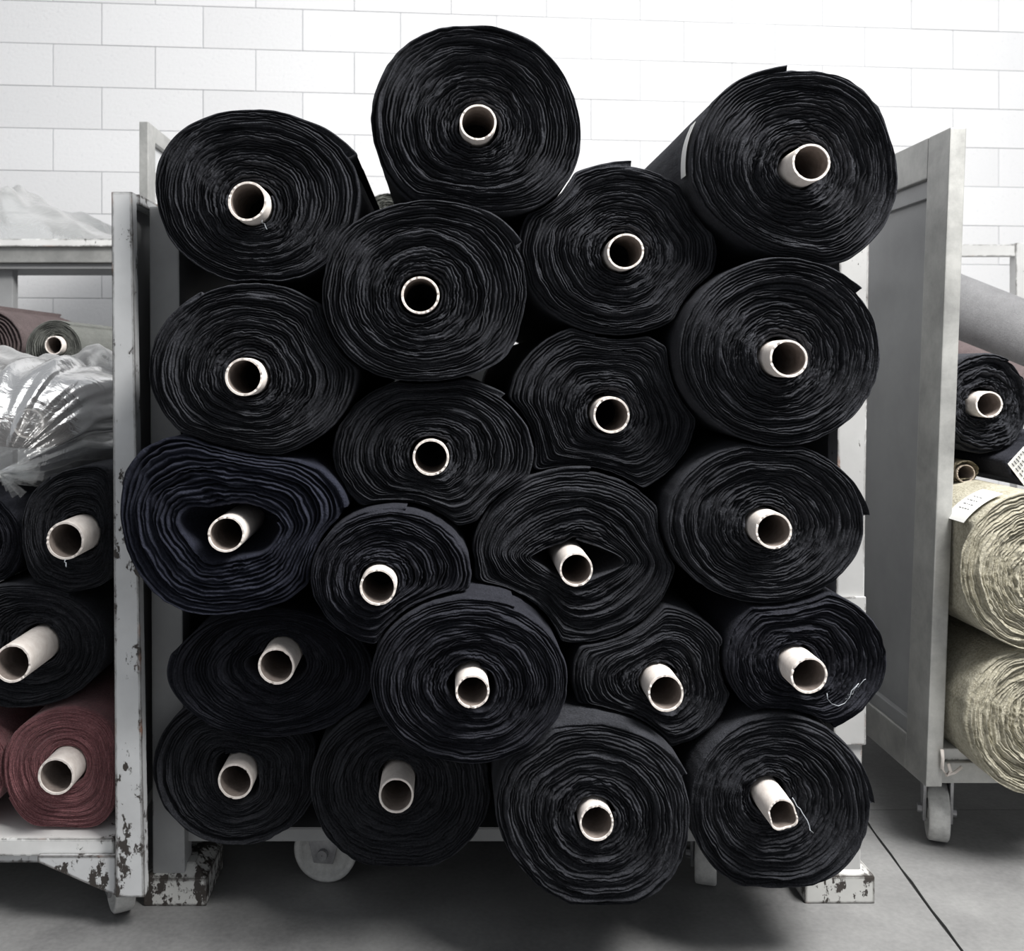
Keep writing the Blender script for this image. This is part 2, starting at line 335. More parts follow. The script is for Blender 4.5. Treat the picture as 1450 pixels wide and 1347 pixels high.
def winding(c, Y, R, r0, layers, seam, length, seed, crink=1.0, lobes=None, flap=0.002, M=None, clampx=None, zmin=None, zfrom=0, dish=0.0, step=0.010, telescope=0.009, groove=0.016, lobe_amt=1.0):
    """one continuous spiral winding: front face relief, outer side, inner cavity. c=(x,z); angles run clockwise on screen, x right / z DOWN"""
    P = 4; M = M or 288; NL = max(3, int(round(layers * 0.95))); KM = NL * P
    K = np.arange(KM + 1)[:, None]; m_ = np.arange(M + 1)[None, :]
    s = K / P + m_ / M; th = seam + m_ / M * 2 * PI + 0 * K
    u = s / (NL + 1.0)
    tn = (th % (2 * PI))
    Ro = np.interp(tn, ANG, R, period=2 * PI); Ri = np.interp(tn, ANG, r0, period=2 * PI)
    kk = np.arange(-40, 41); gw = np.exp(-(kk / 18.0) ** 2); gw /= gw.sum()
    Rs = sum(g_ * np.roll(R, int(j_)) for g_, j_ in zip(gw, kk)); Rs = np.interp(tn, ANG, Rs, period=2 * PI)
    w_ = np.clip(u, 0, 1) ** 3.5
    rad = Ri + (Rs * (1 - w_) + Ro * w_ - Ri) * u ** 0.97
    pitch = (Ro - Ri) / (NL + 1)
    rad = np.minimum(rad, Ro - (1 - u) * (NL + 1) * pitch * 0.45)
    q = (s - m_ / M) % 1.0                       # profile phase: 0 is the groove
    tw = tn / (2 * PI)
    env = np.sin(np.clip(u, 0, 1) * PI) ** 0.5 * np.clip((1 - u) * 6, 0, 1)
    low = vnoise(tw * 9, s / 5.0, 9, seed) * 0.9 + vnoise(tw * 23, s / 2.5, 23, seed + 1) * 0.7
    fine = vnoise(tw * 84, s * 1.0, 84, seed + 2) + 0.6 * vnoise(tw * 37, s * 1.0, 37, seed + 7)
    rad = rad + env * (low * pitch * 0.75 * crink) + np.clip(u * 8, 0, 1) * fine * pitch * 0.27 * crink * np.clip((1.03 - u) * 12, 0.15, 1)
    dn = 0.30 + 0.70 * np.clip(0.5 + 0.9 * vnoise(tw * 13, s * 1.3, 13, seed + 3), 0, 1) 
    crest = np.where(K % P == 0, 1.0, np.where(K % P == 1, 0.50, np.where(K % P == 2, 0.0, 0.26)))
    crest = np.where(K == KM, 0.3, crest)
    y = crest * groove * dn * np.clip(pitch / 0.005, 0.5, 2)
    y = y + telescope * vnoise(tw * 4, s / 1.7, 4, seed + 4) + telescope * 0.45 * vnoise(tw * 30, s * 1.1, 30, seed + 5) + telescope * 0.55 * vnoise(tw * 6, s * 1.0, 6, seed + 8)
    y = y + 0.012 * np.clip(u - 0.9, 0, 1) * 10 * 0.6 + dish * (1 - u) ** 2
    y = y - y.min() * 0 
    # loose end lifts off just before the seam
    last = np.clip((s - (NL - 0.001)) , 0, 1)
    lift = np.clip((m_ / M - 0.90) / 0.10, 0, 1) ** 1.5 * (K >= KM - P + 1)
    rad = rad + lift * flap
    ang = th
    x = c[0] + rad * np.cos(ang); zd = rad * np.sin(ang)
    verts = np.stack([x, Y + y, c[1] - zd], 2).reshape(-1, 3)
    idx = np.arange((KM + 1) * (M + 1)).reshape(KM + 1, M + 1)
    idx[:KM + 1 - P, M] = idx[P:, 0]
    faces = []
    a = idx[:-1, :-1].ravel(); b_ = idx[:-1, 1:].ravel(); c_ = idx[1:, 1:].ravel(); d_ = idx[1:, :-1].ravel()
    F_ = np.stack([a, b_, c_, d_], 1).tolist()
    V = verts.tolist()
    # outer side
    ring = list(idx[KM, :]); steps = sorted([0.026, 0.04, max(0.045, 2.085 - Y), max(0.05, 2.10 - Y), 0.42, 0.9, length]); steps = [q_ for q_ in steps if q_ <= length]
    prev = ring + [int(idx[KM, 0])]
    prev = list(idx[KM, :]); 
    base = verts[idx[KM, :]]
    rs = np.random.RandomState(seed + 9)
    for si, st in enumerate(steps):
        B = base.copy(); B[:, 1] = Y + st
        if si > 0:
            wob = vnoise(np.linspace(0, 7, M + 1), np.full(M + 1, si * 0.7), 7, seed + 6) * 0.002
            B[:, 0] -= (B[:, 0] - c[0]) * np.abs(wob) * 4; B[:, 2] -= (B[:, 2] - c[1]) * np.abs(wob) * 4
        if clampx is not None and Y + st >= 2.095:
            B[:, 0] = np.clip(B[:, 0], clampx[0], clampx[1])
        if zmin is not None and st > 0.02 and Y + st >= zfrom: B[:, 2] = np.maximum(B[:, 2], zmin)
        n0_ = len(V); V.extend(B.tolist()); cur = list(range(n0_, n0_ + M + 1))
        for i in range(M): F_.append([prev[i], prev[i + 1], cur[i + 1], cur[i]])
        F_.append([prev[M], prev[0], cur[0], cur[M]])
        prev = cur
    F_.append(prev[::-1])
    # inner cavity
    base = verts[idx[0, :]]; prev = list(idx[0, :])
    for st in (0.03, 0.08, 0.21):
        B = base.copy(); B[:, 1] = Y + st
        if st > 0.2: B[:, 0] = c[0] + (B[:, 0] - c[0]) * 0.2; B[:, 2] = c[1] + (B[:, 2] - c[1]) * 0.2
        n0_ = len(V); V.extend(B.tolist()); cur = list(range(n0_, n0_ + M + 1))
        for i in range(M): F_.append([prev[i], cur[i], cur[i + 1], prev[i + 1]])
        prev = cur
    return pymesh('winding', V, [tuple(int(k) for k in f) for f in F_])

def tube_mesh(c, Y0, Y1, r, seed, crushed=False, wall_t=0.13, n=48):
    rs = np.random.RandomState(seed); V = []; Fs = []
    j = rs.uniform(-1, 1, n) * 0.0009; j = j + np.where(rs.rand(n) > 0.95, 0.003, 0)
    oval = rs.uniform(-0.03, 0.03); pa = rs.uniform(0, PI)
    prof = [(Y1, 1.0), (Y0 + 0.05, 1.0), (Y0 + 0.004, 1.0), (Y0, 0.985), (Y0, 1 - wall_t + 0.015), (Y0 + 0.003, 1 - wall_t), (Y0 + 0.05, 1 - wall_t), (Y1, 1 - wall_t)]
    for k, (yy, f) in enumerate(prof):
        for i in range(n):
            a = 2 * PI * i / n; q = 1 + oval * math.cos(2 * (a - pa))
            if crushed:
                w = max(0, 1 - (yy - Y0) / 0.10)
                q *= 1 - w * (0.16 * max(0, math.cos(a - 0.2)) ** 8 + 0.17 * max(0, math.cos(a - 3.5)) ** 10 - 0.04 * math.cos(3 * a + 1) + 0.12 * max(0, math.cos(a - 5.0)) ** 12)
            jj = j[i] if k in (2, 3, 4, 5) else 0
            V.append((c[0] + r * f * q * math.cos(a), yy + (jj if k in (3, 4) else 0), c[1] + r * f * q * math.sin(a)))
    m = len(prof)
    for k in range(m - 1):
        for i in range(n):
            Fs.append((k * n + i, k * n + (i + 1) % n, (k + 1) * n + (i + 1) % n, (k + 1) * n + i))
    k = m - 1
    for i in range(n): Fs.append((k * n + i, k * n + (i + 1) % n, (i + 1) % n, i))
    me = pymesh('core_tube', V, Fs)
    return me

def roll(label, near, rpx, prot, Y, out, layers, seam_deg, mat, group, seed, inner=None, tubemat=None, length=1.5, crushed=False, clampx=None, zmin=None, cat='fabric roll', tag=0, skip=(), tubelen=None, name='fabric_roll', **kw):
    """near: pixel centre of the tube's near rim, prot: how far it sticks out of the face, out: bbox or contour in pixels at the face"""
    Yn = Y - prot
    cw = np.array([X(near[0], Yn), -Z(near[1], Yn)])            # x, z-down
    ct = contour(None, out) if len(out) > 4 else contour(out)
    ctw = np.array([[X(p[0], Y), -Z(p[1], Y)] for p in ct])
    R = polar(ctw, cw); R = clip_to_neighbours(cw, R, skip=skip)
    r = rpx / F * Yn
    if zmin is not None and 'zfrom' not in kw:
        s_ = np.sin(ANG); lim = np.where(s_ > 0.02, (-zmin - cw[1]) / np.maximum(s_, 0.02), 9); R = np.minimum(R, lim - 0.001)
    PLACED.append((cw, R, tag))
    if inner:
        ci = contour(None, inner); r0 = polar(np.array([[X(p[0], Y), -Z(p[1], Y)] for p in ci]), cw); r0 = np.maximum(r0, r * 1.04)
    else: r0 = np.full(NA, r * 1.05)
    r0 = np.minimum(r0, R * 0.8)
    root = thing(name, label, cat, (cw[0], Y, -cw[1] - R[90]), group)
    c = (cw[0], -cw[1])
    me = winding(c, Y, R, r0, layers, math.radians(seam_deg), length, seed, clampx=clampx, zmin=zmin, **kw)
    link('cloth_winding', me, mat, root, True)
    tm = tube_mesh(c, Yn, Y + (tubelen or length), r, seed, crushed)
    t = link('core_tube', tm, tubemat or M_CARD, root, False)
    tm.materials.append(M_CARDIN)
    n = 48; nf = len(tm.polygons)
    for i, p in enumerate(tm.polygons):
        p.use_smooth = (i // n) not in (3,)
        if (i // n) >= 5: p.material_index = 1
    return root

G = 'black cloth rolls stacked on the middle trolley'
CL = (-0.560, 0.838); DK = 0.150
# (label, near, r, prot, Y, outline, layers, seam, mat, kw) sorted front to back
ROLLS = [
 ('broad black roll, second from left in the second row from the bottom', (669,980), 24, .05, 1.80, (522,808,848,1085), 27, -60, M_BLACK2, dict(inner=[(634,972),(652,948),(672,945),(695,953),(702,978),(692,1002),(672,1006),(648,996)])),
 ('large black roll lowest in the picture, overhanging in the middle of the bottom row', (845,1166), 25, .015, 1.82, [(700,1135),(712,1085),(745,1045),(800,1027),(860,1028),(920,1048),(958,1080),(980,1130),(979,1190),(960,1240),(920,1277),(870,1294),(815,1288),(765,1262),(722,1215),(703,1170)], 27, -25, M_BLACK, dict(zmin=DK, flap=.007)),
 ('small black roll right of and just below the navy fleece roll', (535,832), 26, .045, 1.84, (438,672,720,917), 24, -70, M_BLACK2, {}),
 ('black roll with plain centred tube in the upper middle, under the topmost roll', (595,418), 27, .012, 1.86, [(454,410),(470,350),(510,308),(580,284),(640,285),(700,305),(735,345),(750,400),(745,450),(725,500),(680,530),(610,542),(540,535),(490,505),(462,460)], 27, -28, M_BLACK, dict(flap=.007)),
 ('slumped navy fleece roll with thick loose wraps and a wide hollow around its tube', (320,757), 26, .02, 1.87, [(167,700),(178,660),(205,630),(250,616),(300,632),(360,645),(420,652),(465,675),(488,715),(487,770),(455,820),(410,855),(345,872),(290,876),(235,860),(195,820),(172,765)], 15, -12, M_NAVY, dict(inner=[(256,735),(272,722),(300,724),(335,718),(370,728),(390,742),(392,755),(372,780),(335,790),(300,795),(286,785),(272,768),(258,752)], crink=0.7, flap=.004)),
 ('black cloth roll second from top in the left column, above the navy fleece roll', (345,534), 27, .045, 1.88, (208,507,397,650), 28, -120, M_BLACK, {}),
 ('lowest black roll at right with a crushed tube mouth', (1109,1155), 23, .08, 1.87, (975,1238,1015,1275), 27, 5, M_BLACK, dict(crushed=True, zmin=DK, flap=.008)),
 ('black roll second from top in the right column, cloth corner jutting out top right', (1117,508), 27, .05, 1.885, (963,1254,363,634), 28, -40, M_BLACK, dict(flap=.009)),
 ('black roll third from top in the right column, wraps sagging at the right', (1096,752), 26, .05, 1.90, (942,1230,625,858), 27, -6, M_BLACK, dict(flap=.007)),
 ('large black roll at top right, highest of the right column, white label on its side', (1149,230), 27, .055, 1.90, [(980,240),(985,190),(1012,140),(1060,106),(1125,94),(1190,100),(1235,130),(1262,175),(1276,235),(1272,285),(1250,330),(1200,372),(1140,372),(1070,350),(1010,305),(988,270)], 29, -97, M_BLACK, dict(flap=.005)),
 ('topmost black roll of the whole stack, nearly round with a centred tube', (677,173), 26, .03, 1.92, [(522,175),(530,120),(560,70),(610,40),(660,33),(710,38),(765,62),(805,110),(823,165),(822,220),(800,262),(760,292),(700,300),(620,297),(570,280),(537,235)], 29, 110, M_BLACK, dict(flap=0)),
 ('large black roll at top left with a stiff corner of cloth jutting out right', (350,285), 28, .05, 1.93, [(217,275),(222,225),(250,185),(300,160),(355,153),(410,160),(465,187),(500,225),(512,262),(508,310),(490,350),(450,385),(400,400),(330,400),(275,375),(235,335)], 28, -27, M_BLACK, dict(flap=.012)),
 ('black roll with eye-shaped hollow around a high-rimmed tube in the centre of the stack', (816,807), 24, .07, 1.93, (667,962,665,912), 27, -78, M_BLACK, dict(flap=.006, inner=[(755,790),(770,782),(800,772),(815,766),(835,772),(870,785),(882,796),(870,806),(845,815),(820,822),(790,815),(770,802)])),
 ('small black roll right side second from bottom with a pale thread and creased wrap', (1146,957), 26, .065, 1.89, (1027,1258,835,1036), 22, 58, M_BLACK2, dict(flap=.010)),
 ('black roll left of centre in the third row, between two front rolls', (610,648), 26, .02, 1.91, (468,760,532,752), 27, -40, M_BLACK, dict(flap=.006)),
 ('black roll in the bottom row second from left', (561,1127), 25, .07, 1.96, (437,698,998,1238), 27, -80, M_BLACK, dict(zmin=DK)),
 ('black roll second row from bottom, right of the middle, leaning against the thread-strewn one', (943,982), 26, .06, 1.91, (810,1042,858,1067), 24, -30, M_BLACK, {}),
 ('black roll below the top right one, set back, flat step of cloth end on top', (886,356), 26, .03, 1.96, (733,1020,230,476), 27, -84, M_BLACK, dict(flap=.009)),
 ('flattened black roll second from bottom at far left, fully set back', (391,944), 26, .075, 1.98, (236,530,862,1047), 25, 180, M_BLACK2, dict(inner=[(352,938),(375,922),(400,915),(425,925),(432,942),(420,962),(395,972),(370,958)])),
 ('black roll set back in the right centre with a square-shouldered outline', (866,588), 26, .03, 1.97, (718,990,457,705), 27, -100, M_BLACK, {}),
 ('black roll at the bottom left corner of the stack with a kinked inner wrap', (333,1107), 25, .045, 2.05, (215,455,982,1200), 25, -130, M_BLACK, dict(zmin=DK, inner=[(305,1095),(310,1075),(330,1070),(355,1078),(365,1100),(360,1125),(335,1135),(312,1120)])),
]
for i, (lb, near, rp, pr, Y, out, nl, sm, mt, kw) in enumerate(ROLLS):
    roll(lb, near, rp, pr, Y, out, nl, sm, mt, G, 100 + 13 * i, clampx=CL, length=1.55, tag=1, **kw)

def thread(parent_root, pts, r=0.0007):
    bm = bmesh.new(); tube_path(bm, pts, r, 5); bmobj('loose_thread', bm, M_THREAD, parent_root, True)
def root_of(sub):
    return [o for o in bpy.data.objects if o.get('label', '').startswith(sub)][0]
def wig(p0, p1, Y, n=9, a=5, seed=1):
    r_ = random.Random(seed); return [W(p0[0] + (p1[0] - p0[0]) * i / n + r_.uniform(-a, a) * (0 < i < n), p0[1] + (p1[1] - p0[1]) * i / n + r_.uniform(-a, a) * (0 < i < n), Y + r_.uniform(-.002, .002)) for i in range(n + 1)]
thread(root_of('large black roll at top left'), wig((371, 312), (378, 325), 1.915, 5, 2, 2))
r_e4 = root_of('small black roll right side')
thread(r_e4, [W(*p, 1.880) for p in ((1171,982),(1172,990),(1178,997),(1187,1000),(1196,996),(1203,988),(1206,978),(1212,972),(1216,968))], 0.0008)
thread(r_e4, wig((1197, 990), (1226, 962), 1.879, 9, 3, 5), 0.0005)
thread(root_of('lowest black roll at right'), wig((1122, 1130), (1152, 1180), 1.855, 9, 2, 6), 0.0009)
# paper label on the side of the top right roll
def side_label(root, c, R, a0, a1, y0, y1, mat=M_PAPER, lift=0.0015, text=True, skew=0.0):
    n = 14; V = []; Fs = []
    for j in range(2):
        for i in range(n + 1):
            a = a0 + (a1 - a0) * i / n; rr = np.interp(a % (2 * PI), ANG, R, period=2 * PI) + lift
            yy = (y0, y1)[j] + skew * i / n
            V.append((c[0] + rr * math.cos(a), yy, -(c[1] + rr * math.sin(a))))
    for i in range(n): Fs.append((i, i + 1, n + 2 + i, n + 1 + i))
    me = pymesh('label', V, Fs); o = link('paper_label', me, mat, root)
    md = o.modifiers.new('thickness', 'SOLIDIFY'); md.thickness = 0.0006; md.offset = 1
    return o
iA3 = [i for i, r_ in enumerate(ROLLS) if r_[0].startswith('large black roll at top right')][0]
side_label(root_of('large black roll at top right'), PLACED[iA3][0], PLACED[iA3][1], math.radians(178), math.radians(207), 1.935, 1.972, lift=0.004)

# ------------------------------------------------------------------ trolleys
def castor(parent, c, wr, ww, rot, top, bolt=True):
    """swivel castor: fork mesh > wheel, axle; c = contact point on the floor; rot: wheel axle heading"""
    ax = Vector((math.cos(rot), math.sin(rot), 0)); fw = Vector((-ax.y, ax.x, 0)); cc = Vector((c[0], c[1], wr))
    bm = bmesh.new()
    for s in (-1, 1):
        o_ = cc + ax * s * (ww / 2 + 0.006); t = ax * s * 0.0035
        hw0, hw1 = 0.022, wr * 0.62
        p = [o_ - fw * hw0 - Vector((0, 0, 0.022)), o_ + fw * hw0 - Vector((0, 0, 0.022)), o_ + fw * hw1 + Vector((0, 0, top - wr - 0.008)), o_ - fw * hw1 + Vector((0, 0, top - wr - 0.008))]
        hexa(bm, [p[0] - t, p[1] - t, p[1] + t, p[0] + t], [p[3] - t, p[2] - t, p[2] + t, p[3] + t], 0.001)
    q = Vector((c[0], c[1], top - 0.003)); a = ax * (ww / 2 + 0.012); f = fw * wr * 0.65
    hexa(bm, [q - a - f, q + a - f, q + a + f, q - a + f], [q - a - f + Vector((0, 0, .003)), q + a - f + Vector((0, 0, .003)), q + a + f + Vector((0, 0, .003)), q - a + f + Vector((0, 0, .003))], 0)
    fk = bmobj('castor', bm, M_STEEL, parent)
    bm = bmesh.new(); h = ww / 2
    lathe(bm, [(-h, wr * .93), (-h + .003, wr * .99), (-h * .4, wr), (h * .4, wr), (h - .003, wr * .99), (h, wr * .93), (h, wr * .80), (h - .010, wr * .76), (h - .012, wr * .40), (h, wr * .32), (h, wr * .16), (-h, wr * .16), (-h, wr * .32), (-h + .012, wr * .40), (-h + .010, wr * .76), (-h, wr * .80)], cc, ax, 48)
    bmobj('wheel', bm, M_WHEEL, fk, True)
    bm = bmesh.new(); lathe(bm, [(-h - .020, .001), (-h - .020, .011), (-h - .008, .012), (h + .008, .012), (h + .020, .011), (h + .020, .001)], cc, ax, 12)
    bmobj('axle', bm, M_STEEL, fk)
    return fk

# --- middle trolley
mt_ = thing('trolley', 'grey painted steel trolley in the middle carrying the black cloth rolls', 'trolley', (0.14, 2.1, 0))
def post(name, mat, parent, px0t, px1t, pyt, px0b, px1b, pyb, Y, depth, bev=0.004):
    a = [W(px0b, pyb, Y), W(px1b, pyb, Y)]; t = [W(px0t, pyt, Y), W(px1t, pyt, Y)]
    bm = bmesh.new(); d = Vector((0, depth, 0))
    hexa(bm, [a[0], a[1], a[1] + d, a[0] + d], [t[0], t[1], t[1] + d, t[0] + d], bev); return bmobj(name, bm, mat, parent)
post('post', M_PAINTC, mt_, 211, 253, 292, 216, 262, 1240, 2.11, 0.06)  # left post: shade from the rolls is put into its darker colour
post('post', M_PAINTR, mt_, 1189, 1232, 300, 1180, 1219, 1238, 2.12, 0.055)
boxo('joint_plate', M_PAINTR, mt_, X(1180, 2.114), X(1226, 2.114), 2.112, 2.120, Z(1055, 2.114), Z(845, 2.114), 0.002)
for sx in (-0.625, 0.862): boxo('post', M_PAINTC, mt_, sx - 0.005, sx + 0.05, 3.66, 3.72, 0.06, Z(292, 2.11), 0.003)
boxo('front_beam', M_PAINTC, mt_, -0.57, 0.845, 2.14, 2.165, 0.118, 0.146, 0.003)
boxo('rear_beam', M_PAINTC, mt_, -0.57, 0.845, 3.62, 3.67, 0.075, 0.136, 0.004)
boxo('deck', M_PANELP, mt_, -0.572, 0.845, 2.14, 3.67, 0.1465, 0.1490, 0.0)
boxo('side_panel', M_PANELP, mt_, -0.610, -0.604, 2.17, 3.66, 0.16, 1.44, 0)  # unseen panel, added to keep the inside of the stack dark
boxo('side_panel', M_PANELP, mt_, 0.868, 0.874, 2.17, 3.66, 0.16, 1.44, 0)  # likewise added out of view for darkness
boxo('back_panel', M_PANELP, mt_, -0.57, 0.85, 3.72, 3.726, 0.16, 1.2, 0)
for sx in (-0.625, 0.862): boxo('top_rail', M_PAINTC, mt_, sx, sx + 0.04, 2.17, 3.66, 1.43, 1.47, 0.003)
# feet
def foot(x0, x1, y0, y1, h, slope, inset):
    bm = bmesh.new()
    lo = [(x0, y0, 0), (x1, y0, 0), (x1, y1, 0), (x0, y1, 0)]; mid = [(x0, y0, h), (x1, y0, h), (x1, y1, h), (x0, y1, h)]
    hi = [(x0 + inset, y0 + inset, h + slope), (x1 - inset, y0 + inset, h + slope), (x1 - inset, y1 - inset, h + slope), (x0 + inset, y1 - inset, h + slope)]
    hexa(bm, lo, mid, 0.003); hexa(bm, mid, hi, 0.003); return bmobj('foot', bm, M_PAINTF, mt_)
foot(X(203, 2.10), X(292, 2.10), 2.10, 2.26, 0.058, 0.022, 0.03)
foot(X(1140, 2.11), X(1239, 2.11), 2.11, 2.26, 0.058, 0.034, 0.034)
castor(mt_, (-0.268, 2.21), 0.0710, 0.036, math.radians(82), 0.1460)
castor(mt_, (X(1010, 2.14), 2.20), 0.062, 0.046, math.radians(-16), 0.1455)
castor(mt_, (-0.28, 3.5), 0.062, 0.045, 0.4, 0.1455)
castor(mt_, (0.6, 3.5), 0.062, 0.045, 0.2, 0.1455)

# --- left trolley
lt = thing('trolley', 'chipped light grey trolley at the left edge, holding mauve and black rolls', 'trolley', (-1.2, 2.02, 0))
post('post', M_PAINT, lt, 157, 187, 271, 163, 205, 1272, 2.00, 0.032)
boxo('top_rail', M_PAINT, lt, X(187, 2.0) - 0.04, X(187, 2.0), 2.05, 3.45, Z(290, 2.05), Z(275, 2.05), 0.003)
boxo('side_panel', M_PANELP, lt, -0.668, -0.660, 2.05, 3.45, 0.20, Z(291, 2.05), 0)
boxo('deck', M_PAINTW, lt, -2.0, X(162, 2.03) , 2.03, 3.45, Z(1213, 2.03), Z(1188, 2.03), 0.004)
boxo('front_beam', M_PAINT, lt, -2.0, X(162, 2.03), 2.045, 2.10, Z(1222, 2.045), Z(1213, 2.03) , 0.002)
bm = bmesh.new(); prism(bm, [(X(54, 2.02), Z(1211, 2.02)), (X(166, 2.02), Z(1211, 2.02)), (X(166, 2.02), Z(1268, 2.02)), (X(140, 2.02), Z(1257, 2.02)), (X(54, 2.02), Z(1220, 2.02))], 2.016, 2.028, 0.001)
bmobj('gusset', bm, M_PAINT, lt)
zlt = Z(1222, 2.045)
castor(lt, (X(168, 2.08), 2.09), 0.062, 0.04, math.radians(30), zlt + 0.012)
castor(lt, (-0.72, 3.3), 0.062, 0.04, math.radians(30), zlt + 0.012); castor(lt, (-1.8, 2.2), 0.062, 0.04, 0.5, zlt + 0.012)
boxo('post', M_PAINT, lt, -0.672, -0.636, 3.45, 3.50, 0.12, 1.48, 0.003)
boxo('post', M_PAINT, lt, -2.03, -1.98, 2.0, 2.05, 0.1, 1.5, 0.003); boxo('post', M_PAINT, lt, -2.03, -1.98, 3.45, 3.5, 0.1, 1.5, 0.003)
DL = Z(1188, 2.03)

PLACED.clear(); LXM = -0.674
GL = 'black cloth rolls on the left trolley'
def lroll(*a, **k): return roll(*a, clampx=(-3, LXM), tag=2, **k)
lroll('mauve cloth roll on the left trolley deck, its whole end in view', (79, 1100), 26, .06, 2.06, [(2,1075),(20,1035),(60,1010),(105,1004),(145,1020),(162,1050),(164,1100),(160,1145),(135,1172),(85,1173),(40,1168),(10,1130)], 30, 150, M_MAUVE, 'mauve cloth rolls on the left trolley', 31, zmin=DL, crink=0.8, telescope=.003, groove=.007, length=1.3)
lroll('mauve cloth roll cut off by the left edge of the picture', (-75, 1100), 26, .06, 2.07, (-160, 10, 1012, 1172), 22, 30, M_MAUVE, 'mauve cloth rolls on the left trolley', 32, zmin=DL, length=1.3)
lroll('black roll above the mauve roll, its long pale tube reaching the left picture edge', (17, 940), 27, .13, 2.09, (-95, 150, 828, 1006), 22, -60, M_BLACK, GL, 33, length=1.3)
lroll('black roll on the left trolley under the clear plastic bundle, thread hanging from its tube', (92, 766), 27, .09, 2.09, [(30,745),(40,705),(75,672),(120,657),(152,662),(157,700),(158,760),(157,810),(140,832),(90,840),(50,825),(32,790)], 22, -120, M_BLACK, GL, 34, length=1.3)
lroll('charcoal roll at the left picture edge beside the plastic-topped black roll', (-60, 765), 26, .05, 2.13, (-150, 34, 690, 850), 20, 10, M_BLACK2, GL, 35, length=1.25)
thread(root_of('black roll on the left trolley under'), wig((93, 792), (94, 803), 2.0, 5, 2, 7), 0.0012)

# clear plastic bundle on the left trolley (a grey roll wrapped in film)
PLACED.clear()
Yb = 2.20
bag = roll('grey cloth roll wrapped in clear plastic on top of the left trolley', (40, 600), 22, .0, Yb + 0.04, (-60, 138, 545, 636), 16, 200, M_BROWN, None, 41, clampx=(-3, LXM), length=0.36, name='wrapped_roll')
def sack(c, rad, knot, seed, nu=150, nv=60, fold=0.13):
    V = []; Fs = []; c = Vector(c)
    rs = np.random.RandomState(seed)
    for j in range(nv + 1):
        v = j / nv; ph = v * PI
        for i in range(nu):
            a = 2 * PI * i / nu
            f = float(vnoise(np.array([i / nu * 29]), np.array([v * 2.0]), 29, seed)[0]) + 0.6 * float(vnoise(np.array([i / nu * 61]), np.array([v * 5.0]), 61, seed + 1)[0])
            k = 1 + fold * f * (math.sin(ph) ** 0.4)
            x = math.sin(ph) ** 0.8 * math.cos(a) * k; z = math.sin(ph) ** 0.8 * math.sin(a) * k; y = -math.cos(ph)
            p = Vector((c.x + rad[0] * x, c.y + rad[1] * y, c.z + rad[2] * z))
            w = max(0, 1 - v * 3.2) ** 1.3
            p.x += (knot[0] - c.x) * w; p.z += (knot[2] - c.z) * w; p.y += (knot[1] - (c.y - rad[1])) * w
            p.x = min(p.x, LXM - 0.002)
            V.append(p)
    for j in range(nv):
        for i in range(nu): Fs.append((j * nu + i, j * nu + (i + 1) % nu, (j + 1) * nu + (i + 1) % nu, (j + 1) * nu + i))
    return pymesh('sack', V, Fs)
kn = W(-2, 668, 2.02)
link('plastic_wrap', sack(W(60, 596, 2.36), (0.215, 0.26, 0.150), kn, 51), M_FILM, bag, True)
bm = bmesh.new()                                    # gathered tail of the film
rr_ = random.Random(8)
for k in range(26):
    a = rr_.uniform(-0.9, 1.3); L = rr_.uniform(0.03, 0.10); d = Vector((math.cos(a), rr_.uniform(-.2, .2), -0.5 * math.sin(a) - 0.1)); s_ = Vector((-d.z, 0, d.x)) * 0.010
    p = kn.copy(); q = p + d * L
    v = [bm.verts.new(p - s_ * .2), bm.verts.new(p + s_ * .2), bm.verts.new(q + s_ + Vector((0, .006, 0))), bm.verts.new((p + q) / 2 + Vector((0, -.006, 0))), bm.verts.new(q - s_)]
    bm.faces.new((v[0], v[1], v[2], v[3])); bm.faces.new((v[0], v[3], v[2], v[4]))
bmobj('gathered_tail', bm, M_FILM, bag, True)

# rolls behind on a rear rack at left, and its film heap
PLACED.clear()
roll('grey-green cloth roll with a pink-tinged tube behind the plastic bundle', (76, 489), 13, .03, 3.0, (34, 118, 453, 540), 10, -60, M_OLIVE, None, 61, length=0.6, tag=3, M=120, telescope=.002, crink=.4)
roll('brown-grey cloth roll behind the plastic at the left picture edge', (-45, 488), 13, .02, 3.12, (-110, 40, 430, 545), 10, -60, M_BROWN, None, 62, length=0.55, tag=3, M=120, telescope=.002, crink=.4)

def blanket(name, label, poly_top, x0, x1, zf, y0, y1, mat, seed, cat, amp=0.02, nx=80, ny=40, parent=None):
    """crumpled sheet heap: top height profile along x, falling to zf at front and back"""
    V = []; Fs = []; xs = np.linspace(x0, x1, nx); tx, tz = zip(*poly_top)
    for j in range(ny):
        t = j / (ny - 1); prof = math.sin(min(1, max(0, t)) * PI) ** 0.5
        for i in range(nx):
            u_ = i / (nx - 1); ht = np.interp(xs[i], tx, tz) - zf
            nz = float(vnoise(np.array([u_ * 9]), np.array([t * 5]), 11, seed)[0]) * amp + float(vnoise(np.array([u_ * 24 + t * 7]), np.array([t * 8]), 40, seed + 1)[0]) * amp * 0.6
            V.append((xs[i], y0 + (y1 - y0) * t, zf + max(0, ht * prof + nz * prof)))
    for j in range(ny - 1):
        for i in range(nx - 1): Fs.append((j * nx + i, j * nx + i + 1, (j + 1) * nx + i + 1, (j + 1) * nx + i))
    me = pymesh(name, V, Fs); o = link(name, me, mat, parent, True)
    if label: o['label'] = label; o['category'] = cat
    return o
YR = 3.7
rack = thing('storage_rack', 'galvanised steel storage rack behind the left trolley with plastic on its shelf', 'rack', (X(0, YR), YR, 0))
boxo('shelf_beam', M_GALV, rack, -3.2, X(178, YR), YR, YR + 0.06, Z(372, YR), Z(350, YR), 0.004)
